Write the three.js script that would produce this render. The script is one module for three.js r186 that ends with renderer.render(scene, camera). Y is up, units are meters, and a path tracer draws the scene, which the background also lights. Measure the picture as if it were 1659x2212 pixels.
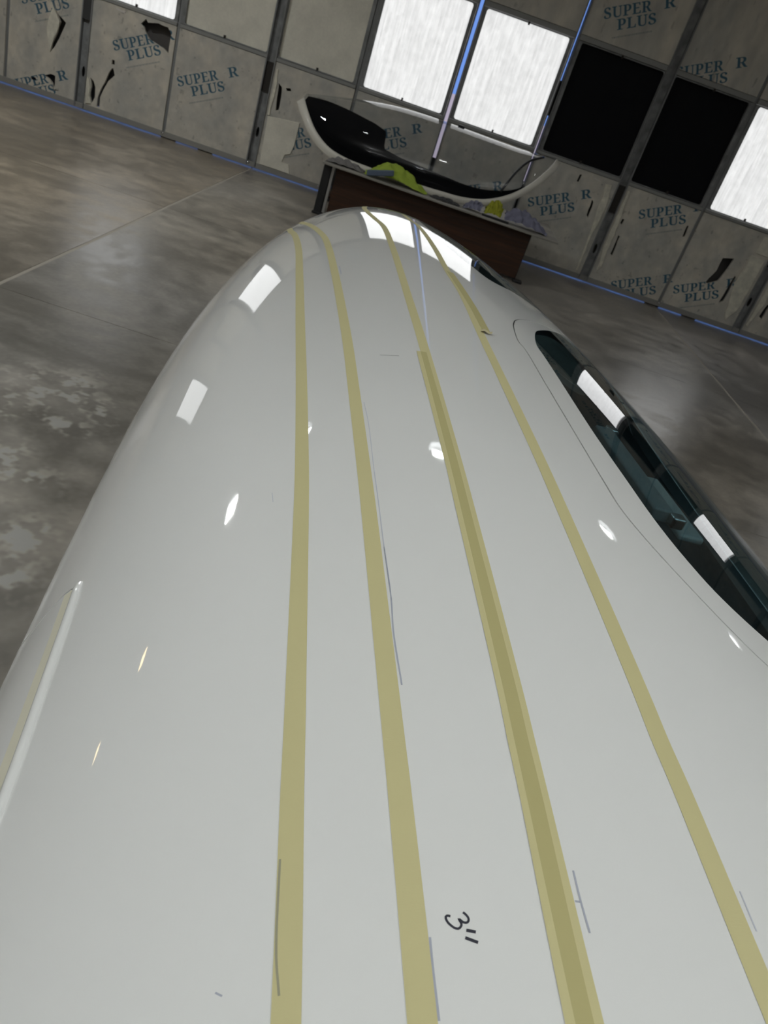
import * as THREE from 'three';
import { mergeGeometries } from 'three/addons/utils/BufferGeometryUtils.js';
import { RoundedBoxGeometry } from 'three/addons/geometries/RoundedBoxGeometry.js';
import { RectAreaLightUniformsLib } from 'three/addons/lights/RectAreaLightUniformsLib.js';

// ---------------------------------------------------------------- camera, sky, sun, exposure
const scene = new THREE.Scene();
const renderer = new THREE.WebGLRenderer({ antialias: true });
renderer.toneMapping = THREE.LinearToneMapping;
renderer.toneMappingExposure = 1.0;
renderer.shadowMap.enabled = true;
RectAreaLightUniformsLib.init();

const camera = new THREE.PerspectiveCamera(2 * Math.atan(1106 / 1661) * 180 / Math.PI, 1659 / 2212, 0.02, 200);
{ // hand-held: pitched 29 degrees down, rolled 19.6 degrees
  const right = new THREE.Vector3(0.95105, 0.29276, -0.09897), up = new THREE.Vector3(-0.30346, 0.82417, -0.47818), back = new THREE.Vector3(-0.05842, 0.48481, 0.87267);
  camera.quaternion.setFromRotationMatrix(new THREE.Matrix4().makeBasis(right, up, back));
  camera.position.set(0, 1.75, 0);
  camera.focus = 0.85; camera.userData.fStop = 16;                  // phone lens: the far wall is slightly soft
}
scene.add(camera);
scene.background = new THREE.Color().setRGB(0.17, 0.32, 0.80);      // clear blue sky outside the hangar

const sun = new THREE.DirectionalLight(new THREE.Color().setRGB(1, 0.93, 0.84), 4.2);   // behind the hangar: the apron before the doors lies in its shadow
sun.name = 'sun'; sun.position.set(6, 24, 28); sun.castShadow = true;
Object.assign(sun.shadow.camera, { left: -60, right: 60, top: 60, bottom: -60, near: 1, far: 160 });
sun.shadow.mapSize.set(2048, 2048);
scene.add(sun, sun.target);

const WINDOW_GLOW = 0.94, WINDOW_LIGHT = 0.95;                       // daylight through the fibreglass panels
const LAMP_RADIANCE = 28, UPLIGHT_RADIANCE = 44, FRONT_LAMP_RADIANCE = 30, WARM_LAMP_RADIANCE = 11;  // high-bay LED lamps, small lamps by the doors, warm lamps
const DAY = new THREE.Color().setRGB(0.97, 0.985, 1.0);
const LED = new THREE.Color().setRGB(0.965, 1.0, 0.985);

// ---------------------------------------------------------------- helpers
let seed = 20240611;
const rnd = () => { seed = (seed * 1664525 + 1013904223) >>> 0; return seed / 4294967296; };
const V = (x, y, z) => new THREE.Vector3(x, y, z);
const lerp = (a, b, k) => a + (b - a) * k, clamp = (x, a = 0, b = 1) => Math.min(b, Math.max(a, x)), smooth = (a, b, x) => { const k = clamp((x - a) / (b - a)); return k * k * (3 - 2 * k); };
const lin = (r, g, b) => new THREE.Color().setRGB(r, g, b);
const counts = {};
function numbered(name) { const n = counts[name] = (counts[name] ?? -1) + 1; return n ? `${name}_${String(n).padStart(3, '0')}` : name; }
function put(o, parent) { o.traverse((m) => { if (m.isMesh) { m.castShadow = true; m.receiveShadow = true; } }); parent.add(o); return o; }
function thing(name, label, category, base = [0, 0, 0], group) {
  const o = new THREE.Group(); o.name = numbered(name); o.position.set(...base); o.userData = { label, category };
  if (group) o.userData.group = group;
  scene.add(o); return o;
}
function structure(name, base = [0, 0, 0]) { const o = new THREE.Group(); o.name = name; o.position.set(...base); o.userData = { kind: 'structure' }; scene.add(o); return o; }
const baseOf = (p) => { const v = V(0, 0, 0); for (let o = p; o && o !== scene; o = o.parent) v.add(o.position); return v; };
function part(name, geo, mat, parent, label) {                       // geometry is given in the scene's axes
  const b = baseOf(parent); geo.translate(-b.x, -b.y, -b.z);
  const m = new THREE.Mesh(geo, mat); m.name = name; if (label) m.userData.label = label;
  return put(m, parent);
}
function single(name, geo, mat, label, category, base, group) {      // a thing that is one mesh
  geo.translate(-base[0], -base[1], -base[2]);
  const m = new THREE.Mesh(geo, mat); m.name = numbered(name); m.position.set(...base); m.userData = { label, category };
  if (group) m.userData.group = group;
  return put(m, scene);
}
const box = (x0, x1, y0, y1, z0, z1) => new THREE.BoxGeometry(x1 - x0, y1 - y0, z1 - z0).translate((x0 + x1) / 2, (y0 + y1) / 2, (z0 + z1) / 2);
const rbox = (x0, x1, y0, y1, z0, z1, r) => new RoundedBoxGeometry(x1 - x0, y1 - y0, z1 - z0, 2, r).translate((x0 + x1) / 2, (y0 + y1) / 2, (z0 + z1) / 2);
const std = (color, roughness = 0.7, more = {}) => new THREE.MeshStandardMaterial({ color, roughness, side: THREE.DoubleSide, ...more });
// periodic value noise on a 256 lattice
const lat = new Float32Array(65536); for (let i = 0; i < 65536; i++) lat[i] = rnd();
function vn(x, y, per) {
  const ix = Math.floor(x), iy = Math.floor(y), fx = x - ix, fy = y - iy, sx = fx * fx * (3 - 2 * fx), sy = fy * fy * (3 - 2 * fy);
  const a = ((ix % per) + per) % per, b = (a + 1) % per, c = ((iy % per) + per) % per, d = (c + 1) % per;
  const k = (per * 7) & 255, L = (p, q) => lat[(((q + k) & 255) << 8) | ((p + k) & 255)];
  return lerp(lerp(L(a, c), L(b, c), sx), lerp(L(a, d), L(b, d), sx), sy);
}
function fbm(u, v, per, oct) { let s = 0, a = 0.5, t = 0; for (let o = 0; o < oct; o++) { s += a * vn(u * per, v * per, per); t += a; a *= 0.55; per *= 2; if (per > 256) break; } return s / t; }
function dataTex(W, H, fn, srgb = true) {
  const d = new Uint8Array(W * H * 4);
  for (let j = 0; j < H; j++) for (let i = 0; i < W; i++) { const c = fn((i + 0.5) / W, (j + 0.5) / H), o = (j * W + i) * 4; d[o] = clamp(c[0], 0, 255); d[o + 1] = clamp(c[1], 0, 255); d[o + 2] = clamp(c[2], 0, 255); d[o + 3] = 255; }
  const t = new THREE.DataTexture(d, W, H); t.magFilter = THREE.LinearFilter; t.minFilter = THREE.LinearFilter; t.wrapS = t.wrapT = THREE.RepeatWrapping; if (srgb) t.colorSpace = THREE.SRGBColorSpace; t.needsUpdate = true; return t;
}
function polyShape(pts, holes = []) {
  const s = new THREE.Shape(pts.map((p) => new THREE.Vector2(p[0], p[1])));
  for (const h of holes) s.holes.push(new THREE.Path(h.map((p) => new THREE.Vector2(p[0], p[1]))));
  return s;
}
const slabOf = (pts, z0, z1, holes, bevel = 0) => new THREE.ExtrudeGeometry(polyShape(pts, holes), { depth: z1 - z0 - 2 * bevel, bevelEnabled: bevel > 0, bevelSize: bevel, bevelThickness: bevel, bevelOffset: -bevel, bevelSegments: 1, curveSegments: 6 }).translate(0, 0, z0 + bevel);

// ---------------------------------------------------------------- floor: concrete slabs with saw-cut joints
const FLOOR_PERIOD = 12;
const stains = [[-1.42, -3.3, 0.16, 0.22], [-1.22, -3.25, 0.13, 0.14], [-1.3, -3.02, 0.16, 0.1], [-1.55, -3.02, 0.12, 0.16], [-1.5, -2.72, 0.12, 0.12], [-1.33, -2.6, 0.1, 0.14], [-0.98, -1.98, 0.1, 0.12], [-1.02, -2.2, 0.08, 0.1], [-1.15, -2.5, 0.1, 0.12], [-1.62, -3.35, 0.1, 0.1]];
function stainAt(x, z) { let s = 0; for (const [a, b, p, q] of stains) { const e = ((x - a) / p) ** 2 + ((z - b) / q) ** 2; if (e < 4) s = Math.max(s, Math.exp(-e * 1.1)); } return s; }
const fw = (u) => (u > 0.5 ? u - 1 : u) * FLOOR_PERIOD;
function vn2(x, y, px, py) {                                          // value noise with its own period each way
  const ix = Math.floor(x), iy = Math.floor(y), fx = x - ix, fy = y - iy, sx = fx * fx * (3 - 2 * fx), sy = fy * fy * (3 - 2 * fy), m = (i, n) => ((i % n) + n) % n;
  const L = (p, q) => lat[(m(p, px) * 7919 + m(q, py) * 10007 + px * 13) & 65535];
  return lerp(lerp(L(ix, iy), L(ix + 1, iy), sx), lerp(L(ix, iy + 1), L(ix + 1, iy + 1), sx), sy);
}
const floorField = (u, v) => {
  const wx = u + 0.03 * (fbm(u, v, 8, 3) - 0.5) + 0.006 * (fbm(u, v, 48, 2) - 0.5), wy = v + 0.03 * (fbm(v, u, 8, 3) - 0.5) + 0.006 * (fbm(v, u, 48, 2) - 0.5);
  const big = fbm(wx, wy, 6, 4), mid = fbm(wx, wy, 22, 4), streak = 0.6 * vn2(wx * 14, wy * 90, 14, 90) + 0.4 * vn2(wx * 30, wy * 200, 30, 200), small = fbm(wx, wy, 100, 2), fine = vn2(u * 700, v * 700, 700, 700);
  let st = stainAt(fw(u), fw(v)); if (st > 0.02) st *= smooth(0.46, 0.72, 0.45 * vn2(wx * 150, wy * 150, 150, 150) + 0.35 * vn2(wx * 330, wy * 330, 330, 330) + 0.2 * fine) * 1.5;
  return [big, mid, streak, small, fine, st];
};
const floorMap = dataTex(2048, 2048, (u, v) => {
  const [big, mid, streak, small, fine, st] = floorField(u, v);
  let k = 0.79 + 0.40 * (big - 0.5) + 0.38 * (mid - 0.5) + 0.12 * (streak - 0.5) + 0.22 * (small - 0.5) + 0.07 * (fine - 0.5);
  const b = 0.5 + 0.9 * (fbm(u, v, 5, 3) - 0.5);                  // browner, older patches
  const chip = vn2(u * 260, v * 260, 260, 260) > 0.985 ? 0.12 : 0;
  k = k + chip; k = k < 0.72 ? 0.72 - 0.5 * (0.72 - k) : k; k = clamp(k, 0.58, 1.1);
  return [255 * (k * (0.95 + 0.05 * b) + 0.34 * st), 255 * (k * 0.945 + 0.34 * st), 255 * (k * (0.95 - 0.08 * b) + 0.33 * st)];
});
const floorRough = dataTex(1024, 1024, (u, v) => { const [big, mid, streak, small, fine] = floorField(u, v); const r = 255 * clamp(0.335 + 0.2 * (mid - 0.5) + 0.2 * (big - 0.5) + 0.08 * (streak - 0.5) + 0.2 * (small - 0.5), 0.28, 0.5); return [r, r, r]; }, false);
const floorBump = dataTex(1024, 1024, (u, v) => { const b = 255 * (0.5 * fbm(u, v, 20, 4) + 0.3 * fbm(u, v, 128, 2) + 0.2 * vn2(u * 500, v * 500, 500, 500)); return [b, b, b]; }, false);
const slabMats = [[0.44, 0.40, 0.34], [0.42, 0.41, 0.385], [0.42, 0.415, 0.41]].map((c) => std(lin(...c), 1, { map: floorMap, roughnessMap: floorRough, bumpMap: floorBump, bumpScale: 0.002 }));
const floor = structure('floor');
{
  const joint = [() => -13, () => -8.2, (z) => -2.3 + (z + 4.38) * 0.034, () => 3.37, () => 9.15, () => 15], zs = [-11.3, -7.5, -4.32, -1.1, 2.1, 5.3, 8.5, 14.2], g = 0.014, gz = 0.003;
  for (let i = 0; i < 5; i++) for (let j = 0; j < 7; j++) {
    const z0 = zs[j] + gz, z1 = zs[j + 1] - gz, q = [[joint[i](z0) + g, z0], [joint[i + 1](z0) - g, z0], [joint[i + 1](z1) - g, z1], [joint[i](z1) + g, z1]];
    const p = [], uv = [], ix = [], quad = (a, b, c, d) => { const k = p.length / 3; for (const w of [a, b, c, d]) { p.push(...w); uv.push(w[0] / FLOOR_PERIOD, w[2] / FLOOR_PERIOD); } ix.push(k, k + 1, k + 2, k, k + 2, k + 3); };
    const T = q.map(([x, z]) => [x, 0, z]), B = q.map(([x, z]) => [x, -0.12, z]);
    quad(T[3], T[2], T[1], T[0]); for (let k = 0; k < 4; k++) quad(T[k], T[(k + 1) % 4], B[(k + 1) % 4], B[k]);
    const geo = new THREE.BufferGeometry(); geo.setAttribute('position', new THREE.Float32BufferAttribute(p, 3)); geo.setAttribute('uv', new THREE.Float32BufferAttribute(uv, 2)); geo.setIndex(ix); geo.computeVertexNormals();
    part('concrete_slab', geo, slabMats[i < 2 ? 0 : i === 2 ? 1 : 2], floor);
  }
  part('joint_filler', box(-13, 15, -0.15, -0.002, -11.3, 14.2), std(lin(0.40, 0.365, 0.315), 0.95), floor);
}
const apron = structure('ground_outside');
part('ground_surface', box(-120, 120, -0.3, -0.012, -200, -11.31), std(lin(0.42, 0.33, 0.29), 1.0), apron);

// ---------------------------------------------------------------- walls and ceiling out of the frame
const ROOM = { x0: -13, x1: 15, z0: -11.24, z1: 14, h: 5.6 };
const liner = std(lin(0.52, 0.52, 0.50), 0.75), steelDark = std(lin(0.05, 0.05, 0.052), 0.6), steelGrey = std(lin(0.16, 0.16, 0.165), 0.55);
for (const [n, g] of [['wall_left', box(-13.3, -13, -0.1, 5.9, -11.7, 14.3)], ['wall_right', box(15, 15.3, -0.1, 5.9, -11.7, 14.3)], ['wall_back', box(-13.3, 15.3, -0.1, 5.9, 14, 14.3)]]) { const s = structure(n); part('wall_liner', g, liner, s); }
const ceiling = structure('ceiling');
part('ceiling_liner', box(-13.3, 15.3, 5.6, 5.9, -11.8, 14.3), std(lin(0.8, 0.8, 0.79), 0.8), ceiling);

// ---------------------------------------------------------------- the wall of sliding doors
const doors = structure('wall_front', [0, 0, -11.3]);
const BX = [-13, -11.75, -10.55, -9.35, -8.15, -6.97, -5.98, -4.96, -3.79, -2.56, -1.41, -0.2, 1.04, 2.285, 3.415, 4.59, 5.62, 6.66, 7.78, 9, 10.2, 11.4, 12.6, 13.8, 15];
const KIND = 'b b c c w c c w c c w w d d w d d w d d w c b b'.split(' ');
const WIDE = new Set([3, 7, 9, 13, 15, 19]);                         // leaf edges with a wide steel post
const LEAF_GAP = { 11: [0.023, 0, 9], 12: [0.015, 0, 9] };            // daylight slits between the leaves
// printed foam boards
function printText(c, S, ox, oy) {                                   // c is in metres, y up; the print runs 25 degrees uphill
  c.save(); c.translate(ox, oy); c.rotate(0.442); c.scale(1, -1);
  c.fillStyle = 'rgba(44,86,112,0.86)';
  const word = (t, x, y, h, w, f) => { c.save(); c.translate(x, -y); c.font = `${f} 100px serif`; const m = c.measureText(t).width || 100; c.scale(w / m, h / 66); c.fillText(t, 0, 0); c.restore(); };
  word('SUPER', 0, 0, 0.105, 0.56, 'bold'); word('R', 0.70, 0, 0.105, 0.14, 'bold'); word('PLUS', 0.154, -0.136, 0.105, 0.47, 'bold');
  c.strokeStyle = 'rgba(70,84,92,0.55)'; c.lineWidth = 0.006; c.setLineDash([0.012, 0.006, 0.02, 0.005]); c.beginPath(); c.moveTo(0.1, 0.205); c.lineTo(0.57, 0.205); c.stroke(); c.lineWidth = 0.004; c.beginPath(); c.moveTo(0.1, 0.214); c.lineTo(0.57, 0.214); c.stroke();
  c.restore();
}
function boardMat(x0, x1, y0, y1, texts, tone) {
  const W = 384, H = Math.round(W * Math.min(2.4, (y1 - y0) / (x1 - x0))), cv = document.createElement('canvas'); cv.width = W; cv.height = H;
  const c = cv.getContext('2d'), im = c.createImageData(W, H), ou = rnd(), ov = rnd();
  for (let j = 0; j < H; j++) for (let i = 0; i < W; i++) {
    const u = ou + i / W * 0.5, v = ov + j / H * 0.5, a = fbm(u, v, 8, 5) - 0.5, b = fbm(v, u, 32, 3) - 0.5, spot = smooth(0.72, 0.84, fbm(u + 0.3, v, 40, 3)), k = 1 + 0.26 * a + 0.12 * b - 0.14 * spot, o = (j * W + i) * 4;
    im.data[o] = clamp(tone[0] * k + 10 * a, 0, 255); im.data[o + 1] = clamp(tone[1] * k, 0, 255); im.data[o + 2] = clamp(tone[2] * k - 12 * a, 0, 255); im.data[o + 3] = 255;
  }
  c.putImageData(im, 0, 0);
  c.save(); c.scale(W / (x1 - x0), -H / (y1 - y0)); c.translate(-x0, -y1);
  for (const [x, y] of texts) printText(c, 1, x, y);
  c.restore();
  const t = new THREE.CanvasTexture(cv); t.colorSpace = THREE.SRGBColorSpace; t.wrapS = t.wrapT = THREE.ClampToEdgeWrapping;
  t.repeat.set(1 / (x1 - x0), 1 / (y1 - y0)); t.offset.set(-x0 / (x1 - x0), -y0 / (y1 - y0)); // uv are metres
  return std(0xffffff, 0.72, { map: t });
}
const jag = (pts, r = 0.012) => { const o = []; for (let i = 0; i < pts.length; i++) { const a = pts[i], b = pts[(i + 1) % pts.length], n = Math.max(1, Math.round(Math.hypot(b[0] - a[0], b[1] - a[1]) / 0.07)); for (let k = 0; k < n; k++) o.push([lerp(a[0], b[0], k / n) + (rnd() - 0.5) * r, lerp(a[1], b[1], k / n) + (rnd() - 0.5) * r]); } return o; };
const TEXTS = [[-3.685, 0.663], [-4.572, 0.818], [-5.804, 0.982], [-5.892, -0.054], [1.203, 0.679], [2.66, 0.985], [2.71, 0.02], [3.541, 0.235], [1.262, 2.93], [2.36, 2.62], [0.05, 3.12], [-2.42, 0.36], [-1.3, 0.2], [-1.2, 0.75], [0.05, 0.42], [-2.1, 2.95], [4.9, 0.5], [5.8, 0.6], [-7.9, 0.5], [-7.2, 0.7], [7, 0.6], [3.7, 3.0], [-4.6, 2.95]];
const HOLES = [
  [[-4.269, 1.223], [-4.214, 1.30], [-4.187, 1.257], [-4.048, 1.29], [-3.923, 1.283], [-3.872, 1.222], [-3.872, 1.12], [-3.872, 0.999], [-3.946, 1.035], [-4.033, 1.063], [-4.129, 1.079], [-4.202, 1.155], [-4.23, 1.2]],
  [[-4.59, 0.712], [-4.545, 0.716], [-4.55, 0.66], [-4.585, 0.66]], [[-4.56, 0.62], [-4.527, 0.546], [-4.6, 0.448], [-4.652, 0.347], [-4.689, 0.223], [-4.689, 0.10], [-4.725, 0.10], [-4.722, 0.216], [-4.674, 0.359], [-4.627, 0.496], [-4.585, 0.6]],
  [[-4.85, 0.424], [-4.80, 0.394], [-4.765, 0.327], [-4.76, 0.204], [-4.80, 0.116], [-4.83, 0.2], [-4.82, 0.32]],
  [[-5.404, 1.127], [-5.338, 1.006], [-5.223, 0.946], [-5.265, 0.809], [-5.349, 0.628], [-5.398, 0.535], [-5.38, 0.66], [-5.33, 0.80], [-5.30, 0.93], [-5.36, 1.03]],
  [[-5.454, 0.258], [-5.378, 0.301], [-5.31, 0.302], [-5.301, 0.203], [-5.318, 0.137], [-5.227, 0.135], [-5.316, 0.112], [-5.34, 0.2], [-5.4, 0.245]], [[-5.64, 0.19], [-5.57, 0.2], [-5.56, 0.17], [-5.63, 0.16]],
  [[-2.404, 1.1], [-2.355, 1.068], [-2.34, 0.961], [-2.334, 0.801], [-2.372, 0.78], [-2.389, 0.945]], [[-2.30, 1.075], [-2.24, 1.085], [-2.225, 1.06], [-2.28, 1.05]],
  [[-2.119, 0.311], [-1.966, 0.227], [-1.977, 0.091], [-2.004, 0.075], [-1.997, 0.218], [-2.062, 0.258], [-2.127, 0.207]],
  [[3.945, 0.878], [4.09, 0.91], [4.066, 0.7], [4.038, 0.58], [3.984, 0.551], [3.915, 0.506], [3.885, 0.518], [3.947, 0.704]],
  [[3.30, 1.10], [3.33, 1.11], [3.335, 0.97], [3.31, 0.96]], [[2.50, 0.72], [2.525, 0.71], [2.53, 0.45], [2.505, 0.46]], [[2.46, 0.93], [2.49, 0.92], [2.485, 0.86], [2.455, 0.87]],
  [[1.98, 1.02], [2.01, 1.0], [2.02, 0.8], [1.99, 0.82]], [[4.21, 0.72], [4.245, 0.7], [4.235, 0.36], [4.19, 0.32], [4.2, 0.5]], [[1.7, 1.26], [1.73, 1.265], [1.72, 1.17], [1.695, 1.17]], [[4.82, 0.5], [4.86, 0.5], [4.85, 0.3], [4.8, 0.32]],
];
const boardTone = [201, 196, 186];
const creamPanel = std(0xffffff, 0.6, { map: dataTex(256, 256, (u, v) => { const k = 1 + 0.12 * (fbm(u, v, 5, 4) - 0.5) + 0.04 * (fbm(u, v, 64, 2) - 0.5); return [238 * k, 233 * k, 219 * k]; }) });
const blackPanel = new THREE.MeshPhysicalMaterial({ color: lin(0.006, 0.006, 0.008), roughness: 0.6, specularIntensity: 0.25, side: THREE.DoubleSide });
const frameGrey = std(0xffffff, 0.5, { map: dataTex(256, 256, (u, v) => { const k = 0.85 + 0.4 * (fbm(u, v, 12, 4) - 0.5); return [156 * k, 157 * k, 158 * k]; }) });
const railGrey = std(lin(0.30, 0.30, 0.29), 0.6);
const rustDark = std(lin(0.035, 0.03, 0.026), 0.8);
const skin = std(lin(0.11, 0.1, 0.095), 0.7);
const bottomGrey = std(lin(0.30, 0.29, 0.27), 0.7), chrome = std(lin(0.92, 0.92, 0.95), 0.22, { metalness: 1 });
const foam = std(0xffffff, 0.95, { map: dataTex(256, 256, (u, v) => { const k = 1 + 0.22 * (fbm(u, v, 16, 4) - 0.5); return [226 * k, 221 * k, 206 * k]; }) });
// outer skin sheets, one per leaf, leaving the slits open
{
  const cuts = [[-13.3, BX[11] - 0.023], [BX[11] + 0.023, BX[12] - 0.015], [BX[12] + 0.015, 15.3]];
  for (const [a, b] of cuts) part('door_skin', box(a, b, 0.09, 5.7, -11.44, -11.40), skin, doors);
  const rollers = [[-3.8, 0.017], [-2.6, 0.024], [3.42, 0.017], [-5.0, 0.01], [2.3, 0.01], [-1.6, 0.01]], ring = (x, r) => Array.from({ length: 12 }, (_, k) => [x + r * Math.cos(k / 6 * Math.PI), 0.056 + r * 0.9 * Math.sin(k / 6 * Math.PI)]);
  for (const [a0, b0] of cuts) { const a = Math.max(a0, -13), b = Math.min(b0, 15);
    part('bottom_rail', slabOf([[a, 0.014], [b, 0.014], [b, 0.082], [a, 0.082]], -11.26, -11.235, rollers.filter(([x]) => x > a + 0.05 && x < b - 0.05).map(([x, r]) => ring(x, r))), bottomGrey, doors); }
  for (const [x, r] of rollers) part('track_roller', new THREE.SphereGeometry(r * 0.8, 14, 10).scale(1, 1, 0.6).translate(x, 0.056, -11.236), chrome, doors);
  part('gap_plate', box(BX[12] - 0.05, BX[12] + 0.05, 1.775, 2.19, -11.40, -11.395), steelDark, doors);
  part('gap_plate', box(BX[12] - 0.05, BX[12] + 0.05, 0.09, 0.95, -11.40, -11.395), steelDark, doors);
  part('gap_plate', box(BX[11] - 0.05, BX[11] + 0.05, 0.09, 0.86, -11.40, -11.395), steelDark, doors);
  for (const x of [-3.72, 3.34, -3.2, 3.9]) part('roller_block', rbox(x - 0.1, x + 0.1, 0.001, 0.016, -11.29, -11.24, 0.004), rustDark, doors);
}
const winPanes = [];
for (let i = 0; i < KIND.length; i++) {
  const gapL = LEAF_GAP[i]?.[0] ?? 0, gapR = LEAF_GAP[i + 1]?.[0] ?? 0, wl = WIDE.has(i) ? 0.065 : gapL ? gapL + 0.012 : 0.022, wr = WIDE.has(i + 1) ? 0.065 : gapR ? gapR + 0.012 : 0.022;
  const x0 = BX[i] + wl, x1 = BX[i + 1] - wr;
  // lower and upper printed boards
  for (const [y0, y1] of [[0.08, 1.325], [2.72, 5.58]]) {
    const inside = (p) => p[0] > x0 - 0.9 && p[0] < x1 && p[1] > y0 - 0.4 && p[1] < y1, texts = TEXTS.filter(inside);
    const hs = HOLES.filter((h) => h.every((p) => p[0] > x0 + 0.004 && p[0] < x1 - 0.004 && p[1] > y0 + 0.004 && p[1] < y1 - 0.004)).map((h) => jag(h, 0.01));
    const seen = x0 > -7 && x1 < 6;
    const m = seen || y0 < 1 ? boardMat(x0, x1, y0, y1, texts, boardTone) : boardMat(x0, x1, y0, y1, [], boardTone);
    part('foam_board', slabOf([[x0, y0], [x1, y0], [x1, y1], [x0, y1]], -11.275, -11.24, hs), m, doors);
  }
  // rails over and under the middle panel
  part('cross_rail', rbox(x0, x1, 1.33, 1.372, -11.40, -11.228, 0.006), railGrey, doors);
  part('cross_rail', rbox(x0, x1, 2.655, 2.715, -11.40, -11.228, 0.006), railGrey, doors);
  const kind = KIND[i], f = 0.045, a = BX[i] + (gapL ? gapL + 0.02 : wl), b = BX[i + 1] - (gapR ? gapR + 0.02 : wr), y0 = 1.375, y1 = 2.65, w0 = a + (WIDE.has(i) ? 0.01 : f), w1 = b - (WIDE.has(i + 1) ? 0.01 : f);
  const rounded = (p, q, r, s, R) => { const o = []; for (const [cx, cy, t] of [[q - R, s - R, 0], [p + R, s - R, 1], [p + R, r + R, 2], [q - R, r + R, 3]]) for (let k = 0; k <= 4; k++) { const th = (t + k / 4) * Math.PI / 2; o.push([cx + R * Math.cos(th), cy + R * Math.sin(th)]); } return o; };
  part('panel_frame', slabOf([[a, y0], [b, y0], [b, y1], [a, y1]], -11.285, -11.245, [rounded(w0, w1, y0 + 0.012, y1 - 0.012, 0.03)]), frameGrey, doors);
  if (kind === 'w') winPanes.push([a, b, y0, y1, w0, w1]);
  else if (kind === 'c' || kind === 'b') part('blank_panel', box(a, b, y0, y1, -11.32, -11.29), creamPanel, doors);
  else part('black_panel', box(a, b, y0, y1, -11.34, -11.30), blackPanel, doors);
  if (kind !== 'b') for (const y of [y0 + 0.005, y1 - 0.03]) part('latch_tab', box((a + b) / 2 - 0.012, (a + b) / 2 + 0.012, y, y + 0.035, -11.26, -11.236), rustDark, doors);
}
// posts
for (let i = 0; i < BX.length; i++) {
  const x = BX[i];
  if (WIDE.has(i)) {
    for (const s of [-1, 1]) part('post_flange', box(x + s * 0.058 - 0.007, x + s * 0.058 + 0.007, 0.036, 5.58, -11.40, -11.215), frameGrey, doors);
    part('post_web', slabOf([[x - 0.051, 0.036], [x + 0.051, 0.036], [x + 0.051, 5.58], [x - 0.051, 5.58]], -11.30, -11.28, [Array.from({ length: 14 }, (_, k) => [x + 0.022 * Math.cos(k / 7 * Math.PI), 0.455 + 0.065 * Math.sin(k / 7 * Math.PI)])]), frameGrey, doors);
    if (i === 7) part('post_cover', box(x - 0.05, x + 0.05, 1.06, 2.6, -11.28, -11.222), steelDark, doors);
    else part('post_bracket', box(x - 0.05, x + 0.05, 0.95, 1.30, -11.28, -11.25), rustDark, doors);
  } else if (LEAF_GAP[i]) {
    const g = LEAF_GAP[i][0];
    for (const s of [-1, 1]) part('leaf_edge', box(x + s * (g + 0.006) - 0.006, x + s * (g + 0.006) + 0.006, 0.036, 5.58, -11.42, -11.222), frameGrey, doors);
  } else if (i > 0 && i < BX.length - 1) part('joint_strip', box(x - 0.018, x + 0.018, 0.036, 5.58, -11.30, -11.262), frameGrey, doors);
}
// sprayed and cut foam along the posts, loose facing flaps
const cream2 = [[[2.068, 1.25], [2.149, 1.262], [2.19, 1.079], [2.18, 0.832], [2.165, 0.668], [2.16, 0.344], [2.165, 0.12], [2.14, 0.12], [2.135, 0.44], [2.12, 0.68], [2.102, 0.815], [2.085, 1.098]],
  [[2.37, 1.27], [2.40, 1.27], [2.43, 0.953], [2.45, 0.7], [2.44, 0.5], [2.46, 0.26], [2.42, 0.2], [2.37, 0.5]], [[4.274, 1.029], [4.48, 1.02], [4.49, 0.711], [4.47, 0.296], [4.381, 0.125], [4.344, 0.193], [4.262, 0.598], [4.28, 0.836]], [[4.32, 1.29], [4.5, 1.29], [4.5, 1.06], [4.32, 1.07]],
  [[-5.445, 0.964], [-5.40, 1.08], [-5.36, 1.03], [-5.30, 0.93], [-5.33, 0.80], [-5.38, 0.66], [-5.40, 0.56], [-5.431, 0.662], [-5.465, 0.806]], [[-4.88, 0.42], [-4.855, 0.40], [-4.83, 0.3], [-4.83, 0.2], [-4.80, 0.116], [-4.87, 0.09], [-4.875, 0.237], [-4.885, 0.344]],
  [[4.7, 1.0], [4.74, 1.0], [4.78, 0.5], [4.72, 0.15], [4.69, 0.16]], [[-2.47, 1.24], [-2.44, 1.25], [-2.42, 1.0], [-2.44, 0.7], [-2.47, 0.7]]];
for (const p of cream2) part('foam_strip', slabOf(jag(p, 0.012), -11.245, -11.222, [], 0.006), foam, doors);
part('foam_offcut', slabOf([[-2.458, 0.687], [-2.027, 0.734], [-2.032, 0.448], [-2.06, 0.33], [-2.13, 0.30], [-2.15, 0.2], [-2.05, 0.2], [-2.014, 0.085], [-2.441, 0.085]], -11.245, -11.225, [], 0.004), creamPanel, doors, 'bare cream foam offcut');
for (const [x, y, w, h] of [[-4.6, 1.30, 0.12, 0.03], [1.9, 1.275, 0.1, 0.02]]) part('torn_patch', slabOf(jag([[x, y], [x + w, y - 0.01], [x + w, y - h], [x, y - h + 0.01]], 0.01), -11.242, -11.234), std(lin(0.7, 0.66, 0.62), 0.8), doors);
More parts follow.
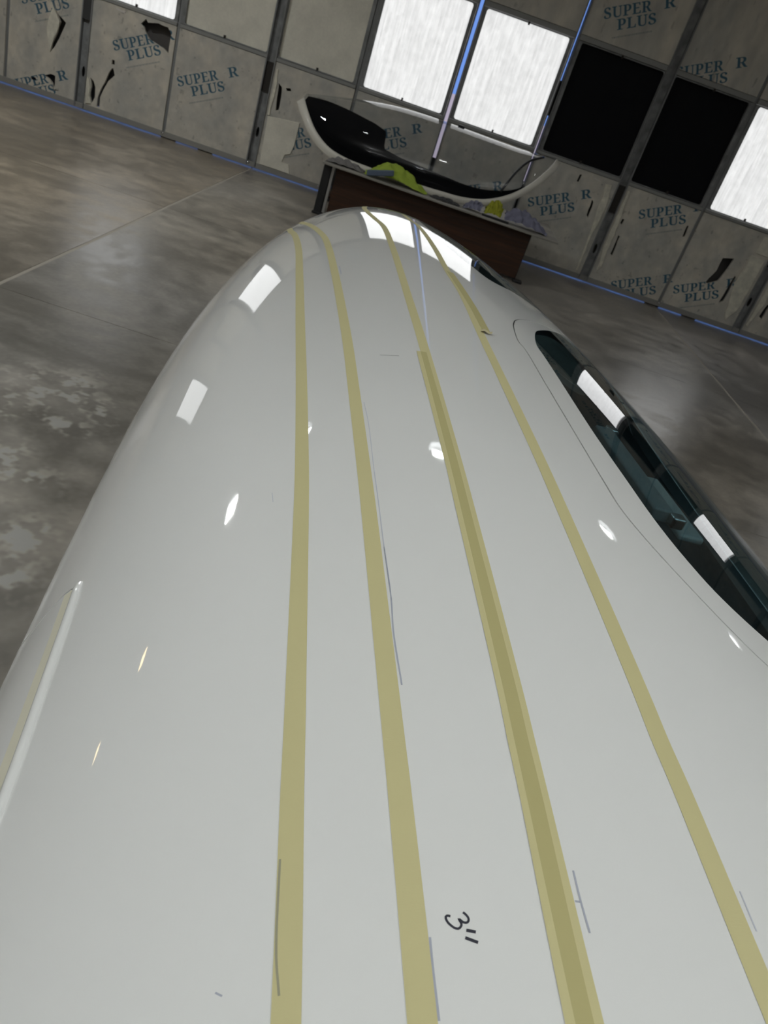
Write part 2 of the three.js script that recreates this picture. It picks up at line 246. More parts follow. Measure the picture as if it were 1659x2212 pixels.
// translucent corrugated window panels
const paneMap = dataTex(512, 512, (u, v) => {
  const rib = 0.5 + 0.5 * Math.cos(u * Math.PI * 2 * 12 + 1.2 * (fbm(u, v, 4, 2) - 0.5)), streak = fbm(u * 1, v * 0.08, 64, 3), blot = fbm(u, v, 24, 4);
  const k = 0.90 + 0.035 * rib + 0.16 * (streak - 0.5) + 0.10 * (blot - 0.5); return [250 * k, 249 * k, 247 * k];
});
winPanes.forEach(([a, b, y0, y1, w0, w1], n) => {
  const w = structure(`window_${n + 1}`, [(a + b) / 2, y0, -11.33]);
  const N = 96, geo = new THREE.PlaneGeometry(b - a, y1 - y0, N, 1), p = geo.attributes.position;
  for (let i = 0; i < p.count; i++) p.setZ(i, 0.012 * Math.cos((p.getX(i) / (b - a) + 0.5) * Math.PI * 2 * 12));
  geo.computeVertexNormals(); geo.translate((a + b) / 2, (y0 + y1) / 2, -11.33);
  part('fibreglass_pane', geo, new THREE.MeshStandardMaterial({ color: lin(0.5, 0.5, 0.5), roughness: 0.6, side: THREE.DoubleSide, emissive: DAY.clone(), emissiveIntensity: WINDOW_GLOW, emissiveMap: paneMap }), w);
  const l = new THREE.RectAreaLight(DAY.clone(), WINDOW_LIGHT, w1 - w0, y1 - y0 - 0.03); l.name = 'window_daylight';
  l.position.set((w0 + w1) / 2 - w.position.x, (y1 - y0) / 2, -11.30 + 11.33); l.rotation.y = Math.PI; w.add(l);
});

// ---------------------------------------------------------------- ceiling lamps
const lampShell = std(lin(0.22, 0.22, 0.23), 0.4, { metalness: 0.6 });
const lampWarm = new THREE.Color().setRGB(1.0, 0.74, 0.36);
function highBay(x, y, z, warm, size, L, skirt, label, group) {
  const t = thing(warm ? 'warm_lamp' : 'high_bay_lamp', label, 'ceiling lamp', [x, y, z], group), col = warm ? lampWarm : LED, R = size * 0.74;
  part('reflector', new THREE.LatheGeometry([[0.03, skirt + 0.26], [0.07, skirt + 0.25], [0.10, skirt + 0.17], [R * 0.96, skirt + 0.03], [R, 0]].map((p) => new THREE.Vector2(...p)), 28).translate(x, y, z), lampShell, t);
  part('stem', new THREE.CylinderGeometry(0.012, 0.012, 5.59 - y - skirt - 0.25, 8).translate(x, (5.59 + y + skirt + 0.25) / 2, z), lampShell, t);
  part('diffuser', box(x - size / 2, x + size / 2, y + skirt + 0.012, y + skirt + 0.028, z - size / 2, z + size / 2), new THREE.MeshStandardMaterial({ color: 0xffffff, emissive: col.clone(), emissiveIntensity: 2, roughness: 0.5 }), t);
  const l = new THREE.RectAreaLight(col.clone(), L, size, size); l.name = 'lamp_light'; l.position.set(0, skirt + 0.008, 0); l.rotation.x = -Math.PI / 2; t.add(l);
  if (skirt > 0.1) { // clear prismatic top: part of the light goes up to the ceiling
    part('prismatic_top', box(x - size / 2, x + size / 2, y + skirt + 0.27, y + skirt + 0.285, z - size / 2, z + size / 2), new THREE.MeshStandardMaterial({ color: 0xffffff, emissive: col.clone(), emissiveIntensity: 2, roughness: 0.5 }), t);
    const u = new THREE.RectAreaLight(col.clone(), UPLIGHT_RADIANCE, size, size); u.name = 'uplight'; u.position.set(0, skirt + 0.295, 0); u.rotation.x = Math.PI / 2; t.add(u);
  }
}
const G1 = 'lamps hung in front of the sliding doors', G2 = 'lamps hung over the middle of the hangar', G3 = 'warm lamps at the left end of the hangar';
for (const [x, z, size, k, skirt] of [[-4.7, -6.7, 0.30, 10, 0.01], [-2.64, -6.9, 0.2, 1, 0.06], [-0.07, -6.1, 0.22, 1.6, 0.07], [2.86, -6.8, 0.22, 1.3, 0.07], [6.1, -7.9, 0.22, 1, 0.05]]) highBay(x, 4.2, z, false, size, FRONT_LAMP_RADIANCE * k, skirt, 'small round lamp hung from the ceiling in front of the sliding doors', G1);
for (const z of [0.8, 4.4]) for (const x of [-4.4, -1.0, 2.4, 5.8]) highBay(x, 4.2, z, false, 0.5, LAMP_RADIANCE, 0.14, 'large round high-bay lamp hung over the open hangar floor', G2);
for (const [x, y, z] of [[-8.5, 4.2, -6.6], [-10.7, 4.0, -6.1]]) highBay(x, y, z, true, 0.30, WARM_LAMP_RADIANCE, 0.01, 'warm yellow lamp hung at the left end of the hangar', G3);

// ---------------------------------------------------------------- the aircraft
// Its skin is described by station s (metres along the fuselage, growing towards the nose) and angle a round the section (90 degrees is the crown, 0 the right flank).
const CURVES = {
  tape1: [[2.7512,2.6414],[2.776,2.6347],[2.7593,2.5976],[2.5666,2.4506],[2.465,2.3867],[2.2006,2.2901],[1.8451,2.2254],[1.6828,2.2045],[1.3797,2.1741],[1.1635,2.1573],[0.9175,2.1439],[0.8027,2.1404],[0.5008,2.1349],[0.4493,2.134],[0.4039,2.1335],[0.2359,2.1293]],
  tape2: [[2.9,2.5584],[2.7487,2.4283],[2.6449,2.3427],[2.5558,2.281],[2.4456,2.2186],[2.317,2.1618],[2.1538,2.1209],[1.8906,2.0792],[1.6658,2.0532],[1.3693,2.028],[1.1555,2.0178],[0.911,2.0087],[0.7964,2.0055],[0.4948,1.9987],[0.4433,1.9975],[0.3979,1.9964],[0.23,1.9942]],
  tape3: [[3.0769,1.9658],[2.8646,1.9136],[2.7165,1.8675],[2.5724,1.8249],[2.205,1.8052],[1.938,1.802],[1.7063,1.8013],[1.4001,1.7995],[0.9259,1.8055],[0.8077,1.8087],[0.4979,1.8181],[0.4451,1.8206],[0.3987,1.8227],[0.2273,1.8307]],
  tape4: [[2.8965,1.5732],[2.8625,1.5567],[2.7891,1.5475],[2.3647,1.5574],[2.0648,1.571],[1.8467,1.5667],[1.4805,1.5838],[0.972,1.596],[0.8457,1.6008],[0.5162,1.615],[0.4603,1.6189],[0.4113,1.6197],[0.2623,1.6276]],
  overlay3: [[1.3475,1.8116],[0.9244,1.8158],[0.8065,1.8193],[0.4974,1.8272],[0.4448,1.83],[0.3984,1.8314],[0.2273,1.8408]],
  overlay4: [[2.0555,1.5604],[1.8722,1.5529],[1.7127,1.5502],[1.5584,1.5541]],
  seamRight: [[0.6183,1.2944],[0.6696,1.3368],[0.7466,1.3829],[0.8233,1.419],[0.8931,1.4397],[0.9737,1.4419],[1.1385,1.4401],[1.336,1.4346],[1.5396,1.4264],[1.5642,1.4328],[1.6603,1.4138],[1.7198,1.3921],[1.7738,1.3571],[1.8284,1.2864],[1.8544,1.2344],[1.9015,1.1287],[1.9192,1.05],[1.9107,0.9841]],
  window: [[0.6763,1.2356],[0.7395,1.299],[0.8145,1.3324],[0.8922,1.35],[0.9969,1.3579],[1.1752,1.3649],[1.4385,1.3551],[1.5349,1.3507],[1.6056,1.3472],[1.7334,1.29],[1.7843,1.2421],[1.8899,1.1011],[1.9464,0.9898],[1.9935,0.84],[1.8983,0.8301],[1.7998,0.8155]],
  shield: [[3.1004,1.4211],[2.7588,1.4569],[2.4983,1.4351],[2.2832,1.3726],[2.1676,1.2998],[2.1811,1.1587],[2.1664,1.0566],[2.1848,0.8733],[2.0435,0.8503]],
  seamLeft: [[0.7733,2.7318],[0.7653,2.7772],[0.7534,2.8263],[0.746,2.8786],[0.747,2.923]],
  rail: [[0.773,2.6885],[0.7105,2.6749],[0.6429,2.6631],[0.5907,2.654],[0.5184,2.6423],[0.4486,2.6336]],
  cream: [[0.7686,2.723],[0.6772,2.7026],[0.6068,2.6917],[0.5391,2.6802],[0.4882,2.6742]],
  digit3: [[0.297,1.9391],[0.2954,1.9364],[0.2931,1.9342],[0.2912,1.9344],[0.2899,1.9365],[0.2899,1.9389],[0.2909,1.9417],[0.2923,1.9438],[0.2929,1.9449],[0.2913,1.944],[0.2894,1.9426],[0.288,1.943],[0.2865,1.9451],[0.286,1.947],[0.2866,1.9505],[0.2885,1.9543],[0.2904,1.9569],[0.2927,1.9585],[0.2942,1.9585],[0.295,1.9569],[0.2945,1.9533]],
  tick1: [[0.2849,1.9383],[0.2835,1.9285]],
  tick2: [[0.28,1.9407],[0.2767,1.9278]],
  pen2: [[1.1042,1.9945],[1.0405,1.9886],[0.8869,1.9867],[0.8112,1.9849],[0.7175,1.9834],[0.6284,1.9808],[0.5762,1.9828],[0.5057,1.9789]],
  pen2b: [[0.2811,1.978],[0.2641,1.9784],[0.2311,1.9779]],
  pen1: [[0.3433,2.1445],[0.2772,2.1428],[0.2518,2.1375]],
  penCross: [[1.31,1.9371],[1.3127,1.8812]],
  penRight: [[0.3278,1.8041],[0.3053,1.8053],[0.2828,1.805]],
  penRightTick: [[0.3049,1.8118],[0.3042,1.8047]],
  penFar: [[0.3209,1.6024],[0.2911,1.6046]],
  penSmall: [[0.2581,2.2065],[0.2556,2.1985]],
  penSmall2: [[0.8475,2.2053],[0.8251,2.2011]],
  penTip: [[1.936,2.0593],[1.8569,2.0494]],
};
const HEAD = -0.17837, AX = [Math.sin(HEAD), -Math.cos(HEAD)], LT = [Math.cos(HEAD), Math.sin(HEAD)];
const F = { t0: 0.4585, tip: 3.6889, L: 2.8206, W: 0.66126, n1: 2.25636, n2: 1.78499, hc: 0.92127, B: 0.38055, m1: 1.99124, m2: 2.50061, slope: 0.0387, LB: 3.40757, low: 0.56, tail: -3.4 };
function section(s) {
  const u = clamp((F.tip - s) / F.L, 1e-6, 1), u2 = clamp((F.tip - s) / F.LB, 1e-6, 1), tp = 1 - 0.78 * smooth(-0.5, F.tail - 0.6, s);
  const g2 = (1 - (1 - u2) ** F.m1) ** (1 / F.m2);
  return { w: F.W * (1 - (1 - u) ** F.n1) ** (1 / F.n2) * tp, b: F.B * g2 * tp, l: F.low * g2 * tp, h: F.hc + F.slope * s + (1 - tp) * 0.18 };
}
function rawSkin(s, a, o) { const c = section(s), t = c.w * Math.cos(a) + F.t0, sn = Math.sin(a), y = c.h + (sn >= 0 ? c.b : c.l) * sn; return o.set(AX[0] * s + LT[0] * t, y, AX[1] * s + LT[1] * t); }
const _a = V(), _b = V(), _c = V(), _d = V();
function skinNormal(s, a, o) {
  const e = 1e-3; rawSkin(s, a + e, _a); rawSkin(s, a - e, _b); _a.sub(_b);
  rawSkin(Math.min(s + e, F.tip - 1e-5), a, _c); rawSkin(s - e, a, _d); _c.sub(_d);
  o.crossVectors(_c, _a).normalize();
  const c = section(s), t = F.t0; _b.set(AX[0] * s + LT[0] * t, c.h, AX[1] * s + LT[1] * t); rawSkin(s, a, _d); if (o.dot(_d.sub(_b)) < 0) o.negate();
  return o;
}
function skinAt(s, a, off = 0) { const p = rawSkin(s, a, V()); if (off) p.addScaledVector(skinNormal(s, a, V()), off); return p; }
function toSkin(p) { const s = p.x * AX[0] + p.z * AX[1], t = p.x * LT[0] + p.z * LT[1] - F.t0, c = section(s), y = p.y - c.h; return [s, Math.atan2(y / (y >= 0 ? c.b : c.l), t / c.w)]; }
// a curve on the skin, resampled every `step` metres
function onSkin(list, step = 0.012) {
  const pts = list.map(([s, a]) => skinAt(s, a)), crv = new THREE.CatmullRomCurve3(pts, false, 'centripetal'), n = Math.max(2, Math.ceil(crv.getLength() / step));
  return crv.getSpacedPoints(n).map((p) => { const [s, a] = toSkin(p); return { s, a, p: skinAt(s, a), n: skinNormal(s, a, V()) }; });
}
const extend = (l, d0, d1) => { const o = l.map((p) => p.slice()), k = o.length - 1; if (d0) o.unshift([o[0][0] + d0[0], o[0][1] + d0[1]]); if (d1) o.push([l[k][0] + d1[0], l[k][1] + d1[1]]); return o; };
// a thin strip laid on the skin: edges e0..e1 (metres left and right of the curve; may be functions of the index), lifted by off, thick
function strip(curve, e0, e1, off, thick, cols = 4) {
  const p = [], ix = [], n = curve.length, f0 = typeof e0 === 'function' ? e0 : () => e0, f1 = typeof e1 === 'function' ? e1 : () => e1, uv = [];
  let run = 0;
  for (let i = 0; i < n; i++) {
    const c = curve[i], T = curve[Math.min(n - 1, i + 1)].p.clone().sub(curve[Math.max(0, i - 1)].p).normalize(), B = V().crossVectors(T, c.n).normalize();
    if (i) run += c.p.distanceTo(curve[i - 1].p);
    for (let k = 0; k <= cols + 2; k++) {
      const j = clamp(k - 1, 0, cols) / cols, o = k === 0 || k === cols + 2 ? off : off + thick, v = lerp(f0(i), f1(i), j), [s, a] = toSkin(c.p.clone().addScaledVector(B, v)), q = skinAt(s, a, o);
      p.push(q.x, q.y, q.z); uv.push(run, v);
    }
  }
  const m = cols + 3;
  for (let i = 0; i < n - 1; i++) for (let k = 0; k < m - 1; k++) { const a = i * m + k; ix.push(a, a + m, a + 1, a + 1, a + m, a + m + 1); }
  for (const i of [0, n - 1]) for (let k = 1; k < m - 2; k++) { const a = i * m; i ? ix.push(a, a + k, a + k + 1) : ix.push(a, a + k + 1, a + k); }
  const g = new THREE.BufferGeometry(); g.setAttribute('position', new THREE.Float32BufferAttribute(p, 3)); g.setAttribute('uv', new THREE.Float32BufferAttribute(uv, 2)); g.setIndex(ix); g.computeVertexNormals(); return g;
}
// signed distance (metres, about) to a closed loop in the unrolled skin: negative inside
const UNROLL = 0.5;
function loopField(list) {
  const q = []; const sp = new THREE.CatmullRomCurve3(list.map(([s, a]) => V(s, a * UNROLL, 0)), true, 'centripetal').getSpacedPoints(260); sp.pop(); for (const p of sp) q.push(p.x, p.y);
  const n = q.length / 2; let x0 = 9, x1 = -9, y0 = 9, y1 = -9; for (let i = 0; i < n; i++) { x0 = Math.min(x0, q[2 * i]); x1 = Math.max(x1, q[2 * i]); y0 = Math.min(y0, q[2 * i + 1]); y1 = Math.max(y1, q[2 * i + 1]); }
  return (s, a) => {
    const x = s, y = a * UNROLL; if (x < x0 - 0.1 || x > x1 + 0.1 || y < y0 - 0.1 || y > y1 + 0.1) return 0.1;
    let d = 1e9, inn = false;
    for (let i = 0, j = n - 1; i < n; j = i++) {
      const ax = q[2 * j], ay = q[2 * j + 1], bx = q[2 * i], by = q[2 * i + 1], ex = bx - ax, ey = by - ay, k = clamp(((x - ax) * ex + (y - ay) * ey) / (ex * ex + ey * ey + 1e-12)), dx = x - ax - ex * k, dy = y - ay - ey * k;
      d = Math.min(d, dx * dx + dy * dy); if ((ay > y) !== (by > y) && x < ax + (y - ay) / (by - ay) * (bx - ax)) inn = !inn;
    }
    return (inn ? -1 : 1) * Math.sqrt(d);
  };
}
const deg = Math.PI / 180;
const doorRight = loopField([...CURVES.seamRight.map((p) => p), [1.90, 0.7], [1.86, 0.35], [1.72, 0.0], [1.3, -0.25], [0.8, -0.28], [0.5, -0.1], [0.40, 0.35], [0.40, 0.8], [0.47, 1.08]]);
const sideGlass = loopField([...CURVES.window.slice(0, 13), [1.945, 0.84], [1.90, 0.66], [1.80, 0.48], [1.5, 0.34], [1.0, 0.3], [0.66, 0.36], [0.55, 0.6], [0.55, 0.9], [0.60, 1.1]]);
const shieldGlass = loopField([...CURVES.shield.slice(0, 7), [2.15, 0.87], [2.12, 0.6], [2.15, 0.3], [2.4, 0.12], [2.8, 0.1], [3.2, 0.3], [3.42, 0.7], [3.36, 1.15]]);
const doorLeft = loopField([...CURVES.seamLeft.map((p) => p), [0.745, 3.1], [0.72, 3.4], [0.5, 3.6], [0.0, 3.62], [-0.4, 3.45], [-0.48, 3.0], [-0.42, 2.7], [-0.1, 2.612], [0.2, 2.62], ...CURVES.rail.slice().reverse().map(([s, a]) => [s - 0.002, a + 0.012])]);
const GAP = 0.0011;
// one piece of skin: the grid is cut along every field that changes sign, with a short wall turned inwards at the cut
function skinPiece(fields, inset = 0, wall = 0.0018, range = [F.tail, F.tip - 0.0006], stepS = 0.0145, stepA = 1.2 * deg, arc = [-Math.PI, Math.PI]) {
  const ss = []; for (let s = range[0]; s < Math.min(range[1], 3.2); s += stepS) ss.push(s); if (range[1] > 3.2) { for (let k = 0; k <= 40; k++) ss.push(lerp(3.2, range[1], 1 - (1 - k / 40) ** 2)); } else ss.push(range[1]);
  const na = Math.round((arc[1] - arc[0]) / stepA), A = (j) => arc[0] + (arc[1] - arc[0]) * j / na;
  const P = [], N = [], ix = [], cache = new Map();
  const vert = (s, a, off) => { const p = skinAt(s, a, off), n = skinNormal(s, a, V()); P.push(p.x, p.y, p.z); N.push(n.x, n.y, n.z); return P.length / 3 - 1; };
  const grid = ss.map((s) => Array.from({ length: na + 1 }, (_, j) => ({ s, a: A(j), f: fields.map((fn) => fn(s, A(j) > -1.6 ? A(j) : A(j) + 2 * Math.PI)) })));
  const id = (v) => v.id ?? (v.id = vert(v.s, v.a, -inset));
  const emit = (poly) => { for (let k = 1; k < poly.length - 1; k++) ix.push(id(poly[0]), id(poly[k]), id(poly[k + 1])); };
  const cutPoly = (poly, m, ends) => {                                // keep f[m] >= 0
    const out = [], cut = [];
    for (let i = 0; i < poly.length; i++) {
      const a = poly[i], b = poly[(i + 1) % poly.length];
      if (a.f[m] >= 0) out.push(a);
      if ((a.f[m] >= 0) !== (b.f[m] >= 0)) { const k = a.f[m] / (a.f[m] - b.f[m]), v = { s: lerp(a.s, b.s, k), a: lerp(a.a, b.a, k), f: a.f.map((x, q) => lerp(x, b.f[q], k)) }; v.f[m] = 0; out.push(v); cut.push(v); }
    }
    if (cut.length === 2) ends.push(cut);
    return out;
  };
  const walls = [];
  for (let i = 0; i < ss.length - 1; i++) for (let j = 0; j < na; j++) {
    for (const tri of [[grid[i][j], grid[i + 1][j], grid[i + 1][j + 1]], [grid[i][j], grid[i + 1][j + 1], grid[i][j + 1]]]) {
      let poly = tri; const ends = [];
      for (let m = 0; m < fields.length && poly.length >= 3; m++) { if (poly.every((v) => v.f[m] >= 0)) continue; if (poly.every((v) => v.f[m] < 0)) { poly = []; break; } poly = cutPoly(poly, m, ends); }
      if (poly.length >= 3) { emit(poly); for (const e of ends) if (e.every((v) => v.f.every((x) => x >= -1e-9))) walls.push(e); }
    }
  }
  if (wall) for (const [a, b] of walls) { const q = P.length / 3; for (const [v, o] of [[a, 0], [b, 0], [b, wall], [a, wall]]) { const p = skinAt(v.s, v.a, -inset - o); P.push(p.x, p.y, p.z); N.push(0, 0, 0); } const va = V().fromArray(P, 3 * q), vb = V().fromArray(P, 3 * q + 3), vc = V().fromArray(P, 3 * q + 6), n = vb.sub(va).cross(vc.sub(va)).normalize(); for (let k = 0; k < 4; k++) { N[3 * (q + k)] = n.x; N[3 * (q + k) + 1] = n.y; N[3 * (q + k) + 2] = n.z; } ix.push(q, q + 1, q + 2, q, q + 2, q + 3); }
  const g = new THREE.BufferGeometry(); g.setAttribute('position', new THREE.Float32BufferAttribute(P, 3)); g.setAttribute('normal', new THREE.Float32BufferAttribute(N, 3)); g.setIndex(ix); return g;
}
const paint = new THREE.MeshPhysicalMaterial({ color: lin(0.77, 0.775, 0.765), roughness: 0.55, clearcoat: 1, clearcoatRoughness: 0.025, side: THREE.DoubleSide });
const tint = new THREE.MeshPhysicalMaterial({ color: lin(0.40, 0.55, 0.60), roughness: 0.0, transmission: 1, thickness: 0, ior: 1.5, side: THREE.DoubleSide });
const cabin = std(lin(0.24, 0.25, 0.26), 0.85), cabinDark = std(lin(0.02, 0.022, 0.024), 0.7);
const plane = thing('aircraft', 'white glossy aircraft fuselage with tinted side window and masking tape stripes on its roof', 'aircraft', [0.1, 0, -0.6]);
part('fuselage_skin', skinPiece([(s, a) => doorRight(s, a) - GAP, (s, a) => shieldGlass(s, a) - 0.0004, (s, a) => doorLeft(s, a) - 0.0016]), paint, plane);
part('door', skinPiece([(s, a) => -doorRight(s, a) - GAP, (s, a) => sideGlass(s, a)], 0, 0.0018, [0.3, 2.05], 0.0145, 1.2 * deg, [-0.5, 1.7]), paint, plane, 'white door with tinted window set into it');
part('side_window', skinPiece([(s, a) => -sideGlass(s, a) - 0.0003], 0, 0, [0.4, 2.1], 0.0145, 1.2 * deg, [0.1, 1.6]), tint, plane, 'dark teal tinted window');
part('windshield', skinPiece([(s, a) => -shieldGlass(s, a) - 0.0004], 0, 0, [1.95, 3.5], 0.0145, 1.2 * deg, [-0.1, 1.7]), tint, plane, 'dark tinted windshield');
part('hatch', skinPiece([(s, a) => -doorLeft(s, a) - 0.0016], 0, 0.0018, [-0.6, 0.85], 0.0145, 1.2 * deg, [2.4, 3.75]), paint, plane, 'white left hatch under the drip rail');
part('tail_cap', (() => { const g = new THREE.SphereGeometry(1, 24, 16), c = section(F.tail), q = skinAt(F.tail, Math.PI / 2), b = skinAt(F.tail, -Math.PI / 2); g.scale(c.w, (q.y - b.y) / 2, 0.12); g.rotateY(-HEAD); g.translate(AX[0] * F.tail + LT[0] * F.t0, (q.y + b.y) / 2, AX[1] * F.tail + LT[1] * F.t0); return g; })(), paint, plane);
part('cabin_lining', skinPiece([(s, a) => sideGlass(s, a) - 0.012, (s, a) => shieldGlass(s, a) - 0.012], 0.022, 0.0, [-0.6, 3.4], 0.04, 3 * deg), cabin, plane);
const inCabin = (s, t, y) => V(AX[0] * s + LT[0] * (t + F.t0), y, AX[1] * s + LT[1] * (t + F.t0));
function cabinBox(s0, s1, t0, t1, y0, y1, r = 0.02) { const g = new RoundedBoxGeometry(t1 - t0, y1 - y0, s1 - s0, 2, r); g.rotateY(-HEAD); const c = inCabin((s0 + s1) / 2, (t0 + t1) / 2, (y0 + y1) / 2); return g.translate(c.x, c.y, c.z); }
part('cabin_floor', cabinBox(-0.4, 1.5, -0.36, 0.36, 0.51, 0.54), cabinDark, plane);
for (const t of [-0.21, 0.21]) { const seat = new THREE.Group(); seat.name = 'seat'; plane.add(seat); part('cushion', cabinBox(0.7, 1.15, t - 0.18, t + 0.18, 0.545, 0.68, 0.05), cabinDark, seat); part('seat_back', cabinBox(0.56, 0.7, t - 0.18, t + 0.18, 0.62, 1.02, 0.05), cabinDark, seat); }
part('instrument_panel', cabinBox(1.9, 2.0, -0.4, 0.4, 0.76, 1.04, 0.03), cabinDark, plane);
part('door_bar', cabinBox(1.07, 1.40, 0.25, 0.29, 1.236, 1.262, 0.005), std(lin(0.22, 0.24, 0.24), 0.4), plane, 'grey bar inside the window');
part('inner_panel', cabinBox(1.16, 1.40, 0.385, 0.44, 1.165, 1.18, 0.006), std(lin(0.42, 0.44, 0.42), 0.7), plane, 'grey panel inside the window');
for (const s of [1.06, 1.405]) part('bar_bolt', cabinBox(s - 0.012, s + 0.012, 0.28, 0.305, 1.24, 1.262, 0.005), std(lin(0.6, 0.6, 0.6), 0.25, { metalness: 1 }), plane);
// drip rail over the left hatch
{
  const c = onSkin(extend(CURVES.rail, null, null).concat([[0.3, 2.622], [0.1, 2.616]]), 0.012), prof = []; for (let k = 0; k <= 8; k++) { const th = Math.PI * k / 8; prof.push([-0.0062 * Math.cos(th), 0.0055 * Math.sin(th)]); }
  const p = [], ix = [], m = prof.length; c.forEach((q, i) => { const T = c[Math.min(c.length - 1, i + 1)].p.clone().sub(c[Math.max(0, i - 1)].p).normalize(), B = V().crossVectors(T, q.n).normalize(); for (const [x, y] of prof) { const w = q.p.clone().addScaledVector(B, x).addScaledVector(q.n, y * (i === 0 ? 0.6 : 1) - 0.0003); p.push(w.x, w.y, w.z); } });
  for (let i = 0; i < c.length - 1; i++) for (let k = 0; k < m - 1; k++) { const a = i * m + k; ix.push(a, a + 1, a + m, a + 1, a + m + 1, a + m); }
  for (let k = 1; k < m - 1; k++) ix.push(0, k, k + 1);
  const g = new THREE.BufferGeometry(); g.setAttribute('position', new THREE.Float32BufferAttribute(p, 3)); g.setIndex(ix); g.computeVertexNormals(); part('drip_rail', g, paint, plane, 'raised white drip rail');
}
// landing gear under the cabin
const rubber = std(lin(0.02, 0.02, 0.02), 0.85), gearWhite = std(lin(0.7, 0.7, 0.7), 0.4);
for (const [s, t] of [[0.5, -0.62], [0.5, 0.62], [2.5, 0]]) {
  const top = inCabin(s, t * 0.5, 0.55), foot = inCabin(s, t, 0.17), leg = part('landing_gear_leg', new THREE.TubeGeometry(new THREE.CatmullRomCurve3([top, inCabin(s, t * 0.85, 0.36), foot]), 12, 0.022, 10), gearWhite, plane);
  const tyre = new THREE.TorusGeometry(0.115, 0.055, 12, 28).rotateY(Math.PI / 2 - HEAD).translate(foot.x, 0.17, foot.z); part('wheel', mergeGeometries([tyre, new THREE.CylinderGeometry(0.08, 0.08, 0.06, 18).rotateZ(Math.PI / 2).rotateY(-HEAD).translate(foot.x, 0.17, foot.z)].map((g) => g.toNonIndexed())), rubber, leg);
}
// pen marks on the paint
const ink = std(lin(0.03, 0.03, 0.045), 0.6), inkPale = std(lin(0.40, 0.42, 0.49), 0.6), inkFaint = std(lin(0.52, 0.54, 0.60), 0.6), inkTape = std(lin(0.33, 0.315, 0.22), 0.7);
const mark = (name, list, w, mat, off = 0.0002, label) => part(name, strip(onSkin(list, 0.0012), -w / 2, w / 2, off, 0.00012, 2), mat, plane, label);
mark('handwritten_three', CURVES.digit3, 0.0016, ink, 0.0002, 'black handwritten 3');
mark('inch_tick', CURVES.tick1, 0.0021, ink, 0.0002, 'black pen tick'); mark('inch_tick', CURVES.tick2, 0.0021, ink, 0.0002, 'black pen tick');
mark('pen_line', CURVES.pen2.slice(0, 3), 0.0009, inkFaint); mark('pen_line', CURVES.pen2.slice(2, 6), 0.0012, inkFaint); mark('pen_line', CURVES.pen2.slice(4), 0.0015, inkPale); mark('pen_line', CURVES.pen2b, 0.0016, inkPale);
mark('pen_line', CURVES.penCross, 0.0009, ink); mark('pen_line', CURVES.penRight, 0.0014, inkPale); mark('pen_tick', CURVES.penRightTick, 0.0014, inkPale); mark('pen_line', CURVES.penFar, 0.0012, inkFaint); mark('pen_tick', CURVES.penSmall, 0.0012, inkPale); mark('pen_tick', CURVES.penSmall2, 0.0008, inkFaint); mark('pen_tick', CURVES.penTip, 0.003, inkPale);

// ---------------------------------------------------------------- masking tape on the roof
const crepe = dataTex(256, 256, (u, v) => { const b = 255 * (0.5 * fbm(u, v, 64, 2) + 0.5 * vn(u * 128, v * 24, 24)); return [b, b, b]; }, false); crepe.repeat.set(14, 14);
const tapeMat = std(lin(0.585, 0.535, 0.285), 0.75, { bumpMap: crepe, bumpScale: 0.00006 }), tapeDouble = std(lin(0.465, 0.42, 0.195), 0.75, { bumpMap: crepe, bumpScale: 0.00006 }), paleTape = std(lin(0.70, 0.675, 0.55), 0.7);
const HALF = 0.0093, LIFT = 0.00035, THICK = 0.00016;
const roofTape = (list, label) => { const c = onSkin(list), b = c[c.length - 1].p; return single('masking_tape', strip(c, -HALF, HALF, LIFT, THICK), tapeMat, label, 'tape', b.toArray()); };
roofTape(extend(CURVES.tape1.slice(2), [0.03, 0.10], [-0.35, 0]), 'yellow masking tape stripe furthest from the tinted side window');
roofTape(extend(CURVES.tape2, [0.05, 0.05], [-0.35, 0]), 'yellow masking tape stripe left of the handwritten 3 inch mark');
const c3 = onSkin(extend(CURVES.tape3, [0.2, 0.02], [-0.35, 0.01]));
single('masking_tape', strip(c3, -HALF, HALF, LIFT, THICK), tapeMat, 'yellow masking tape stripe right of the handwritten 3, doubled along its near half', 'tape', c3[c3.length - 1].p.toArray());
roofTape(extend(CURVES.tape4, [0.2, 0.01], [-0.35, 0.015]), 'yellow masking tape stripe nearest to the tinted side window');
{ // second layer laid half over the third stripe
  const c = onSkin(extend(CURVES.overlay3, null, [-0.35, 0.01])), base = c[c.length - 1].p.toArray(), t = thing('overlapping_tape', 'second masking tape layer partly overlapping the stripe right of the 3', 'tape', base);
  const side = (q) => { let best = 1e9, v = 0; for (let i = 1; i < c3.length; i++) { const d = c3[i].p.distanceTo(q.p); if (d < best) { best = d; const T = c3[i].p.clone().sub(c3[i - 1].p).normalize(), B = V().crossVectors(T, c3[i].n).normalize(); v = c3[i].p.clone().sub(q.p).dot(B); } } return v; };
  const edge = c.map((q) => { const v = side(q); return clamp(v - Math.sign(v || 1) * HALF, -HALF * 0.9, HALF * 0.9); }), sgn = side(c[c.length - 1]) > 0 ? 1 : -1;
  part('single_layer', strip(c, sgn > 0 ? -HALF : (i) => edge[i], sgn > 0 ? (i) => edge[i] : HALF, LIFT + THICK + 0.0001, THICK), tapeMat, t);
  part('double_layer', strip(c, sgn > 0 ? (i) => edge[i] : -HALF, sgn > 0 ? HALF : (i) => edge[i], LIFT + THICK + 0.0001, THICK), tapeDouble, t, 'deeper yellow where two layers overlap');
}
